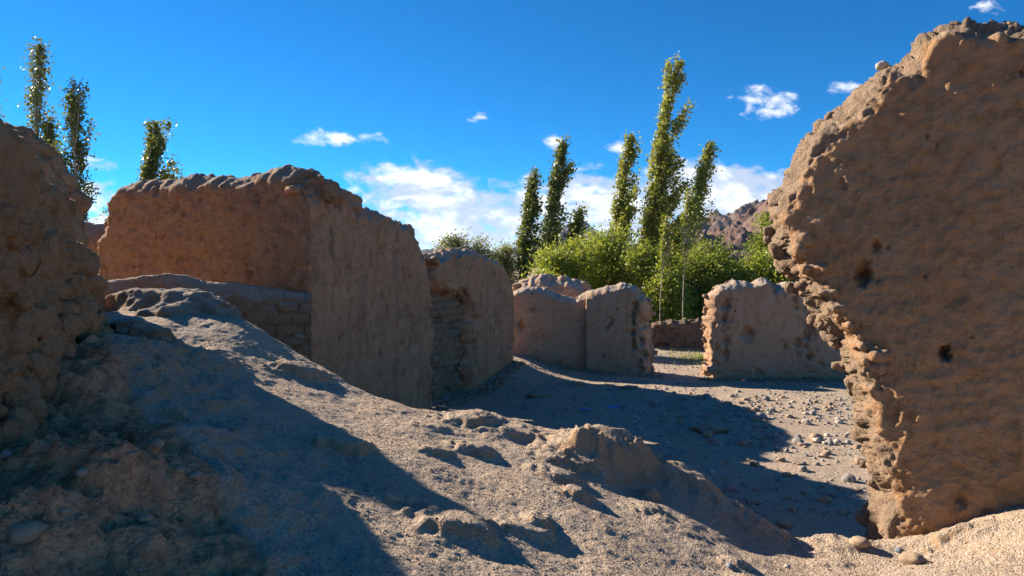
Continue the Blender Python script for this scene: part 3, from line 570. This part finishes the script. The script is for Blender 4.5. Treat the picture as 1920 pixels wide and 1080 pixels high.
# ------------------------------------------------------------------ stones
def stone_mesh(seed, mat):
    V = ICO_V*(1+.26*fbm(ICO_V, 1.1, 3, .55, seed*5.1)[:, None]); V = V*[1, .8, .58]; me = np_mesh('stone', V, np.array(ICO_F)); me.materials.append(mat); return me
ST = [stone_mesh(k, M_st[[0, 0, 1, 2, 0, 1, 3, 0][k]]) for k in range(8)]
def stone(px, py, r, k, label=None, group=None, p=None, sink=.25, name='stone', cat='stone'):
    if p is None: p = hit(px, py, 1.6, 22)
    o = link(name, ST[k], None, label=label, cat=cat, group=group, loc=(p[0], p[1], p[2]+r*(.55-sink)*1.0)); o.scale = (r, r, r*R.uniform(.85, 1.15)); o.rotation_euler = (R.uniform(-.15, .15), R.uniform(-.15, .15), R.uniform(0, 6.28)); return o
stone(1712, 1056, .075, 0, 'rounded tan stone lying alone on sand before the huge right wall')
stone(1476, 1064, .022, 3, 'tiny pale grey pebble left of a brown stone on the foreground sand')
stone(1368, 1063, .022, 6, 'small blue-grey pebble beside a clay lump on the foreground sand')
stone(1685, 1034, .026, 6, 'flat blue-grey stone at the foot of the huge right wall')
stone(1612, 1022, .06, 0, 'tan stone wedged beside the left foot of the huge right wall')
stone(293, 837, .035, 1, 'dark round pebble resting on the shaded left slope')
stone(50, 1008, .055, 0, 'smooth brown cobble stuck in the bottom left clay heap')
stone(8, 858, .025, 2, 'pale pebble at the left edge of the clay heap')
for (px, py, r, k, lab) in [(1655, 133, .055, 3, 'pale flat stone perched on the shoulder of the huge right wall'), (1545, 243, .045, 1, 'dark flat stone perched on the sloping edge of the huge right wall'), (1797, 60, .03, 0, 'small tan stone standing on the very top of the huge right wall'), (1893, 62, .06, 0, 'brown lump of stone on top of the right wall near the frame edge')]:
    a, z = GW.sz(px, py); q = GW.P0+GW.d*a+GW.n*.36
    stone(0, 0, r, k, lab, p=np.array([q[0], q[1], z+.015]), sink=.2)
# scattered on the courtyard: the ones that can be told apart first
named = [(1497, 832, .085, 2, 'pair-topped grey stone in the sunlit stone row'), (1530, 825, .10, 0, 'largest tan stone of the sunlit stone row'), (1555, 832, .06, 2, 'pale stone right of the largest stone of the row'), (1570, 830, .055, 3, 'whitish egg-shaped stone ending the sunlit stone row'), (1395, 835, .06, 0, 'tan stone at the left start of the sunlit stone row'), (1432, 837, .055, 2, 'pale stone in the left half of the sunlit stone row'),
         (1593, 902, .075, 2, 'round grey-white stone on the shadow edge near the right wall'), (1610, 869, .07, 0, 'yellowish flat stone close to the broken end of the right wall'), (1545, 857, .06, 1, 'dark stone of a close pair between stone row and right wall'), (1551, 850, .05, 0, 'upper tan stone of a close pair between stone row and right wall'), (1545, 941, .07, 1, 'dark stone alone in the middle of the near shadow'), (1470, 985, .085, 1, 'big low dark stone behind the end of the mound')]
for (px, py, r, k, lab) in named: stone(px, py, r, k, lab)
pts = []
for k in range(4000):
    if len(pts) >= 265: break
    z = R.random()
    if z < .42: px, py = R.gauss(1440, 90), R.gauss(768, 16)
    elif z < .55: px, py = R.gauss(1450, 90), 830+R.gauss(0, 7)
    elif z < .85: px, py = R.uniform(1230, 1630), R.uniform(740, 990)
    else: px, py = R.uniform(900, 1400), R.uniform(715, 800)
    if not (850 < px < 1625 and py > 722): continue
    if any(abs(px-a) < 5 and abs(py-b) < 4 for a, b in pts): continue
    p = hit(px, py, 5.6, 20)
    if p[1] < 6.6 or p[2] > .5 or p[0] < -.3 or abs(p[2]-(CH-(py-HY)/FP*p[1])) > .05: continue
    pts.append((px, py)); lit = 745 < py < 800 and px > 1200
    stone(0, 0, min(.11, .020+.019*R.lognormvariate(0, .65)), R.choice([0, 0, 1, 2, 2, 3, 4, 5, 7]), 'small loose stone scattered on the dusty courtyard floor', 'stones scattered on the courtyard floor', p=p, sink=R.uniform(.15, .45))
def pebbles(name, n, gen, rlo, rhi, label, mat):
    bm = bmesh.new(); bmesh.ops.create_icosphere(bm, subdivisions=1, radius=1); v0 = np.array([v.co[:] for v in bm.verts]); f0 = np.array([[v.index for v in f.verts] for f in bm.faces]); bm.free()
    x, y = gen(n); z = base_h(x, y)+detail_h(x, y); n = len(x); r = rng.uniform(rlo, rhi, n)*rng.uniform(.6, 1.3, n)
    S = np.c_[r*rng.uniform(.8, 1.4, n), r*rng.uniform(.7, 1.1, n), r*rng.uniform(.5, .8, n)]; a = rng.uniform(0, 6.28, n)
    V = v0[None]*S[:, None]*(1+.2*rng.normal(size=(n, len(v0), 1)))
    c, s_ = np.cos(a)[:, None], np.sin(a)[:, None]
    V = np.stack([V[..., 0]*c-V[..., 1]*s_+x[:, None], V[..., 0]*s_+V[..., 1]*c+y[:, None], V[..., 2]+(z+r*.2)[:, None]], -1)
    F = (f0[None]+(np.arange(n)*len(v0))[:, None, None]).reshape(-1, 3)
    link(name, np_mesh(name, V.reshape(-1, 3), F, False), mat, label=label, kind='stuff', cat='gravel')
def gen_mound(n):
    x = rng.uniform(-2.6, 4.2, n); y = rng.uniform(2.0, 6, n); m = (y < crest_y(x)-.03) & (fbm(np.c_[x, y, 0*x], 1.2, 3) > -.35+rng.normal(size=n)*.25); return x[m], y[m]
def gen_court(n):
    x = rng.uniform(-.5, 8.5, n); y = rng.uniform(6.5, 19.5, n); m = (fbm(np.c_[x, y, 0*x], .8, 3) > -.1+rng.normal(size=n)*.3) & (x > -.9+.4*(y-13.5)); return x[m], y[m]
pebbles('gravel', 16000, gen_mound, .0025, .0065, 'coarse grit covering the foreground mound', M_st[0])
pebbles('gravel', 8000, gen_court, .010, .028, 'fine pebbles strewn over the courtyard floor', M_st[1])
def gen_foot(n):   # crumbled mud along the wall feet
    segs = [((-1.28, 11.7), (-1.9, 10.2)), ((-.62, 13.0), (.08, 15.0)), ((0.3, 15.9), (1.9, 15.65)), ((1.9, 15.5), (3.3, 15.1)), ((4.1, 14.7), (7.4, 14.4)), ((3.3, 19.9), (6.5, 19.6)), ((-1.2, 11.8), (-.7, 12.9))]
    k = rng.integers(0, len(segs), n); t_ = rng.random(n); S0 = np.array([q[0] for q in segs]); S1 = np.array([q[1] for q in segs])
    P = S0[k]+(S1[k]-S0[k])*t_[:, None]+np.c_[rng.normal(size=n)*.06+.10*(k < 2), -np.abs(rng.normal(size=n))*.17]
    return P[:, 0], P[:, 1]
pebbles('mud_crumbs', 2200, gen_foot, .012, .05, 'crumbled mud fallen along the feet of the walls', M_brick)
# blue plastic scraps on the shaded floor
mb = bpy.data.materials.new('blue_plastic'); mb.use_nodes = True; mb.node_tree.nodes['Principled BSDF'].inputs['Base Color'].default_value = (.05, .22, .55, 1); mb.node_tree.nodes['Principled BSDF'].inputs['Roughness'].default_value = .3
for (px, py, r, lab) in [(1153, 764, .09, 'larger bright blue plastic scrap on the shaded courtyard floor'), (1098, 769, .07, 'smaller blue plastic scrap left of the larger one on shaded floor')]:
    p = hit(px, py, 6, 20); g = 13; q = np.linspace(-1, 1, g); X, Y = np.meshgrid(q, q); X = X.ravel(); Y = Y.ravel()
    Z = .18*fbm(np.c_[X, Y, 0*X], 2.5, 3, .6, px)+.15; rr = 1+.3*perlin(np.c_[X, Y, 0*X]*1.7+px); i = (np.arange(g-1)[:, None]*g+np.arange(g-1)).ravel()
    V = np.c_[X*rr*r*1.3, Y*rr*r*.7, Z*r]; n0 = len(V); V = np.r_[V, V+[0, 0, .004]]; F = np.c_[i, i+1, i+g+1, i+g]
    link('plastic_scrap', np_mesh('plastic_scrap', V, np.r_[F[:, ::-1], F+n0]), mb, label=lab, cat='litter', loc=tuple(p))
for k in range(16):     # stones and hard crumbs stuck in the shaded clay heap
    px, py = R.uniform(5, 520), R.uniform(760, 1075)
    if px < 560-(1080-py)*.35: stone(px, py, .007+.007*R.lognormvariate(0, .6), R.choice([0, 1, 4, 7]), 'small stone stuck in the shaded clay heap at bottom left', 'small stones in the clay heap', sink=.55)
# clods by the walls
for (px, py, r, lab) in [(1010, 742, .13, 'brown clod in the shade near the plaster pier'), (1330, 808, .16, 'long brown clod inside the shadow tongue'), (1180, 728, .10, 'pale clod on the shadow edge before the opening'), (1500, 870, .05, 'small clod on the narrow shaded stripe of floor')]:
    p = hit(px, py, 6, 20); V = ICO_V*(1+.35*fbm(ICO_V, 1.6, 4, .6, px)[:, None])*[r*1.6, r, r*.45]; link('mud_clod', np_mesh('mud_clod', V, np.array(ICO_F)), M_brick, label=lab, cat='clod', loc=(p[0], p[1], p[2]+r*.1))

# ------------------------------------------------------------------ trees
def tube(path, rad, sides=6):
    path = np.array(path, float); n = len(path); V = []; F = []
    for i in range(n):
        t = path[min(i+1, n-1)]-path[max(i-1, 0)]; t /= max(1e-9, np.linalg.norm(t)); a = np.cross(t, [0, 1, .1]); a /= np.linalg.norm(a); b = np.cross(t, a)
        for k in range(sides): q = 2*math.pi*k/sides; V.append(path[i]+rad[i]*(math.cos(q)*a+math.sin(q)*b))
    for i in range(n-1):
        for k in range(sides): F.append((i*sides+k, i*sides+(k+1) % sides, (i+1)*sides+(k+1) % sides, (i+1)*sides+k))
    return np.array(V), np.array(F)
def join(parts):
    V = []; F = []; o = 0
    for v, f in parts: V.append(v); F.append(f+o); o += len(v)
    return np.concatenate(V), np.concatenate(F)
def leaves(C, size, g, aspect=.7, drift=None):
    """one folded quad per leaf centre"""
    n = len(C); d = g.normal(size=(n, 3));
    if drift is not None: d = d*.8+np.array(drift)
    d /= np.linalg.norm(d, axis=1)[:, None]; e = np.cross(d, g.normal(size=(n, 3))); e /= np.linalg.norm(e, axis=1)[:, None]; s = (size*g.uniform(.6, 1.35, n))[:, None]
    f = np.cross(d, e)
    V = np.stack([C-d*s*.5, C+e*s*aspect*.5+f*s*.12, C+d*s*.5, C-e*s*aspect*.5+f*s*.12], 1).reshape(-1, 3)
    return V, np.arange(4*n).reshape(-1, 4)
def tree(name, base, trunk, limbs, C, size, lm, bm_, label, cat, group, seed, drift=None, aspect=.7):
    g = np.random.default_rng(seed); root = link(name, None, label=label, cat=cat, group=group, loc=tuple(base))
    v, f = join(trunk); link('trunk', np_mesh('trunk', v, f), bm_, root)
    if limbs: v, f = join(limbs); link('limbs', np_mesh('limbs', v, f), bm_, root)
    v, f = leaves(np.array(C), size, g, aspect, drift); link('crown', np_mesh('crown', v, f, False), lm, root)
def poplar(pxb, pxt, pyt, Y, wpx, nleaf, lm, label, wind=.5, seed=0, bare=.25, stems=1, size=.13, group='wind-bent poplars beyond the ruins', bark=None, thin=1.0):
    wpx *= 1.3; nleaf = int(nleaf*1.2)
    g = np.random.default_rng(seed+100); rnd = random.Random(seed)
    k = Y/FP; bx = (pxb-960)*k; H = CH+(HY-pyt)*k; dx = (pxt-pxb)*k*1.15; Wd = wpx*k
    trunk = []; limbs = []; C = []
    for s in range(stems):
        sx = 0 if s == 0 else rnd.uniform(-.35, .45)*Wd; Hs = H*(1 if s == 0 else rnd.uniform(.50, .72)); dxs = dx*(1 if s == 0 else rnd.uniform(.7, 1.1))
        tt = np.linspace(0, 1, 14); P = np.c_[sx*np.minimum(1, tt*2.5)+dxs*tt**1.7, .12*np.sin(tt*5+s)+0*tt, Hs*tt]
        trunk.append(tube(P, .010+thin*H*.0085*(1-tt)**.9*(1 if s == 0 else .6)))
        nb = int(72/stems**.5)
        for b in range(nb):
            u = bare+(1-bare)*((b+rnd.random())/nb)**.9*.98; p0 = np.array([np.interp(u, tt, P[:, 0]), np.interp(u, tt, P[:, 1]), Hs*u])
            w_ = (u-bare)/(1-bare); prof = min(1, .45+w_*3)*(1-w_)**.62*rnd.choice([.45, .65, .85, 1, 1.15, 1.35]); wid = Wd*.56*prof/stems**.35; L = min(Hs*.20, H*(1.02-u)*.75+.4)*rnd.uniform(.6, 1.25)
            wid *= rnd.uniform(.7, 1.2); az = rnd.uniform(0, 6.28); ca = math.cos(az); q = np.linspace(0, 1, 7)[:, None]
            path = p0+q*np.array([0, 0, L])+q**.6*np.array([ca*(1 if ca > 0 else .75)+.35*wind, math.sin(az)*.8, 0])*wid+q**1.8*np.array([wind*wid*.9, 0, -L*.12*wind])
            limbs.append(tube(path, .008+.014*(1-q[:, 0])*min(1, L), 4))
            m = int(1.25*nleaf/(nb*stems)*(.22+prof)*rnd.uniform(.4, 1.5)); kc = g.uniform(.1, 1.05, max(4, int(L*7))); ct = kc[g.integers(0, len(kc), m)]+g.normal(size=m)*.035
            C.append(np.stack([np.interp(ct, q[:, 0], path[:, i]) for i in range(3)], 1)+g.normal(size=(m, 3))*np.array([.11, .11, .12])*(.5+.45*min(L, 1.6)))
    C = np.concatenate(C)
    tree('poplar_tree', (bx, Y, -.05), trunk, limbs, C, size, lm, bark or M_bark, label, 'tree', group, seed, drift=(wind*.8, 0, .1))
poplar(1210, 1262, 124, 36, 88, 17000, M_pop, 'tallest bright poplar bending right above the opening', .62, 1, .12, 2, .15)
poplar(1148, 1178, 262, 36, 50, 11000, M_pop, 'bright poplar just left of the tallest one', .6, 2, .15, 2, .15)
poplar(1016, 1054, 275, 33, 52, 10500, M_popd, 'dark slim poplar second from left, bending right before the clouds', .6, 3, .15, 2, .145)
poplar(976, 996, 340, 33, 36, 5600, M_popd, 'short dark slim poplar leftmost above the far walls', .55, 4, .2, 1, .14)
poplar(1282, 1324, 282, 34, 30, 3300, M_pop, 'thin sparse poplar with pale bare stem right of the tallest', .95, 5, .32, 1, .145)
poplar(1262, 1268, 445, 37, 26, 2500, M_pop, 'young low poplar in the gap right of the tallest', .3, 25, .2, 1, .14)
poplar(62, 76, 100, 24, 58, 9500, M_popd, 'tall narrow poplar rising behind the left rubble wall', .12, 6, .15, 2, .105, group='upright poplars behind the left walls')
poplar(146, 142, 182, 22, 92, 14000, M_popd, 'loose forked poplar between rubble wall and high cracked wall', .18, 7, .12, 3, .105, group='upright poplars behind the left walls')
poplar(-22, -12, 130, 24, 36, 4200, M_popd, 'poplar mostly cut off by the left frame edge', .1, 8, .15, 2, .11, group='upright poplars behind the left walls')
poplar(262, 292, 252, 28, 118, 24000, M_popd, 'wide leaning dark poplar peeking over the high cracked wall',   .5, 19, .1, 2, .13, group='upright poplars behind the left walls')
def bush(px, pyt, Y, wpx, nleaf, lm, label, seed, size=.12, stems=4, bark=None, group='willows beyond the ruins', z0=0, base=None, name='willow_tree'):
    g = np.random.default_rng(seed+900); rnd = random.Random(seed+5); k = Y/FP; bx = (px-960)*k; H = CH+(HY-pyt)*k-z0; Wd = wpx*k/2
    trunk = []; limbs = []; C = []; cl = []
    for s in range(stems):
        az = rnd.uniform(0, 6.28); r = Wd*rnd.uniform(.15, .5); tt = np.linspace(0, 1, 8); Hs = H*rnd.uniform(.6, .92)
        P = np.c_[math.cos(az)*r*tt**1.3, math.sin(az)*r*.7*tt**1.3, Hs*tt]; trunk.append(tube(P, .02+.07*H/6*(1-tt), 6))
        for b in range(26):
            u = rnd.uniform(.12, .98); p0 = np.array([np.interp(u, tt, P[:, i]) for i in range(3)]); a2 = rnd.uniform(0, 6.28); prof = math.sqrt(max(.08, 1-((u-.42)/.62)**2)); L = Wd*prof*rnd.uniform(.45, 1.0)
            up = rnd.uniform(.25, .9)*min(L, H*(1.0-u)*1.4+.3); q = np.linspace(0, 1, 6)[:, None]
            path = p0+q*np.array([math.cos(a2)*L+.15*L, math.sin(a2)*L, 0])+np.sin(q*1.7)*np.array([0, 0, up]); path[:, 2] = np.clip(path[:, 2], .1, H)
            limbs.append(tube(path, .008+.02*(1-q[:, 0]), 4)); n_c = rnd.randint(4, 8); ct = g.uniform(.25, 1.05, n_c)
            cl.append(np.stack([np.interp(ct, q[:, 0], path[:, i]) for i in range(3)], 1)+g.normal(size=(n_c, 3))*.12)
    cl = np.concatenate(cl); m = g.pareto(2.5, len(cl))+.3; sel = g.choice(len(cl), nleaf, p=m/m.sum())
    C = cl[sel]+g.normal(size=(nleaf, 3))*np.array([.24, .24, .20])*min(1.4, .5+Wd/3.0); C[:, 2] = np.clip(C[:, 2], .05, None)
    tree(name, (bx, Y, z0-.05), trunk, limbs, C, size, lm, bark or M_bark2, label, 'tree', group, seed, drift=(.5, 0, .3), aspect=.42)
for i, (px, pyt, Y, wpx, nl, lm, lab) in enumerate([
    (1060, 458, 27, 130, 12000, M_wil, 'yellow-green willow directly over the saddle-topped far wall'), (1120, 432, 28, 150, 15000, M_wil, 'broad yellow-green willow below the bright left poplar'),
    (1175, 430, 30, 120, 12000, M_wil, 'bright willow around the stems of the tallest poplar'), (1215, 455, 26, 110, 11000, M_wil2, 'deep green willow filling the left of the opening'),
    (1305, 456, 27, 150, 17000, M_wil2, 'deep green willow filling the right of the opening'), (1362, 472, 29, 110, 11000, M_wil, 'light willow left above the cracked far wall'),
    (1452, 388, 31, 110, 15000, M_wil2, 'tall dark willow against the brown hill left of the right wall'), (1450, 462, 26, 120, 10000, M_wil, 'low light willow over the cracked far wall near the right wall'),
    (1255, 500, 24.5, 90, 8000, M_wil, 'small willow standing right behind the low dark brick wall'), (1010, 505, 25, 70, 4200, M_wil, 'low willow at the feet of the dark slim poplars'),
    (1530, 440, 30, 130, 6000, M_wil2, 'willow hidden mostly by the huge right wall'),
    (840, 418, 34, 80, 6000, M_grey, 'silvery willow tip left above the lumpy broken wall'), (900, 424, 34, 84, 6500, M_grey, 'silvery willow in the middle above the lumpy broken wall'), (948, 436, 34, 60, 4500, M_grey, 'silvery willow right above the plaster pier'),
    (395, 306, 30, 80, 6000, M_grey, 'pale willow top just showing over the high cracked wall'), (205, 352, 24, 34, 2000, M_popd, 'small dark bush hugging the left edge of the high cracked wall'), (178, 400, 21, 30, 1400, M_popd, 'leafy sprout in the notch left of the high cracked wall'), (285, 322, 24, 60, 4200, M_wil2, 'green willow at the foot of the bushy poplar')]):
    bush(px, pyt, Y, wpx, nl, lm, lab, i+40, size=.125 if Y > 25 else .11, stems=4 if nl > 5000 else 3)
# pale young stems seen in the opening
for i, (px, pyt, Y, lab) in enumerate([(1238, 430, 23.4, 'slender pale-stemmed sapling at the left of the opening'), (1281, 380, 23.0, 'tall pale-stemmed sapling in the middle of the opening')]):
    poplar(px, px+8, pyt, Y, 22, 900, M_wil, lab, .4, 60+i, .6, 1, .10, thin=.25, group='pale saplings in the opening')

# grass in the opening
def grass():
    g = np.random.default_rng(3); n = 1300; x = g.normal(5.2, .6, n); y = g.normal(17.6, .7, n); z = base_h(x, y); h = g.uniform(.04, .13, n); a = g.uniform(0, 6.28, n); w = .008
    d = np.c_[np.cos(a), np.sin(a)]*w; l = g.normal(size=(n, 2))*.03
    V = np.stack([np.c_[x-d[:, 0], y-d[:, 1], z], np.c_[x+d[:, 0], y+d[:, 1], z], np.c_[x+l[:, 0], y+l[:, 1], z+h]], 1).reshape(-1, 3)
    link('grass', np_mesh('grass', V, np.arange(3*n).reshape(-1, 3), False), M_wil2, kind='stuff', label='patch of low green grass in the opening', cat='grass')
grass()

# ------------------------------------------------------------------ hills
def hill(name, ridge, D, depth, c1, c2, amp, seed, res, zb=-6):
    m = bpy.data.materials.new(name+'_rock'); m.use_nodes = True; t = NT(m.node_tree); b = t.N['Principled BSDF']; b.inputs['Roughness'].default_value = 1; b.inputs['Specular IOR Level'].default_value = .05
    oc = t.n('ShaderNodeTexCoord').outputs['Object']; t.put(b.inputs['Base Color'], t.mix(t.ss(t.noise(oc, 9./D, 7, .65), .42, .6), c1, c2))
    xs = np.linspace(ridge[0][0], ridge[-1][0], res); rx = np.array([r[0] for r in ridge]); ry = np.array([r[1] for r in ridge]); top = CH+(HY-np.interp(xs, rx, ry))/FP*D
    vs = np.linspace(-1, 1, res//2); U, Vv = np.meshgrid(xs, vs); x = (U-960)/FP*D; y = D+Vv*depth; tz = np.tile(top, (len(vs), 1))
    P = np.c_[x.ravel(), y.ravel(), np.zeros(x.size)]/D
    prof = np.clip(1-np.abs(Vv)**1.1, 0, 1).ravel()
    z = zb+(tz.ravel()-zb)*prof+amp*D*((1.2*fbm(P, 9, 6, .6, seed)+ridged(P+.02*np.c_[perlin(P*20), perlin(P*20+5), 0*P[:, 0]], 16, 5, seed)*.28-.2))*(.35+prof*.65)*np.clip(prof*3, 0, 1)+amp*D*.7*fbm(P, 35, 5, .65, seed)*np.clip(prof*3, 0, 1)
    nx = res; i = (np.arange(len(vs)-1)[:, None]*nx+np.arange(nx-1)).ravel()
    link(name, np_mesh(name, np.c_[P[:, :2]*D, z], np.c_[i, i+1, i+nx+1, i+nx]), m, kind='structure')
hill('hills', [(1180, 520), (1230, 470), (1270, 452), (1300, 446), (1330, 436), (1370, 440), (1400, 412), (1430, 398), (1480, 380), (1560, 350), (1700, 330), (1900, 320), (2300, 400)], 420, 150, (.15, .10, .085), (.09, .065, .06), .017, 3, 420)
hill('hills', [(1120, 500), (1200, 450), (1240, 432), (1280, 414), (1310, 418), (1340, 404), (1370, 398), (1400, 390), (1430, 386), (1500, 380), (1700, 390), (2200, 420)], 1100, 300, (.17, .12, .10), (.11, .085, .08), .014, 8, 360, -20)
hill('mountain', [(700, 500), (800, 482), (900, 476), (960, 470), (1010, 455), (1050, 432), (1068, 424), (1084, 428), (1100, 417), (1112, 424), (1130, 445), (1170, 470), (1240, 480), (1400, 490)], 3000, 500, (.16, .13, .12), (.10, .09, .09), .010, 12, 420, -60)
hill('mountain', [(-900, 480), (-300, 455), (100, 465), (400, 480), (760, 480), (820, 470), (900, 485), (1000, 492)], 3600, 500, (.16, .13, .12), (.10, .09, .09), .012, 21, 260, -60)

# ------------------------------------------------------------------ air
bm = bmesh.new(); bmesh.ops.create_cube(bm, size=1)
for v in bm.verts: v.co = Vector((v.co.x*10400, 2500+v.co.y*9000, 120+v.co.z*280))
me = bpy.data.meshes.new('haze'); bm.to_mesh(me); bm.free()
mh = bpy.data.materials.new('haze_air'); mh.use_nodes = True; t = NT(mh.node_tree); t.N.clear(); pv = t.n('ShaderNodeVolumePrincipled'); pv.inputs['Density'].default_value = .00004; pv.inputs['Color'].default_value = (.62, .78, 1, 1); pv.inputs['Anisotropy'].default_value = .2
o_ = t.n('ShaderNodeOutputMaterial'); t.L.new(pv.outputs[0], o_.inputs['Volume'])
link('haze', me, mh, kind='stuff', label='thin blue air between the ruins and the mountains', cat='haze')
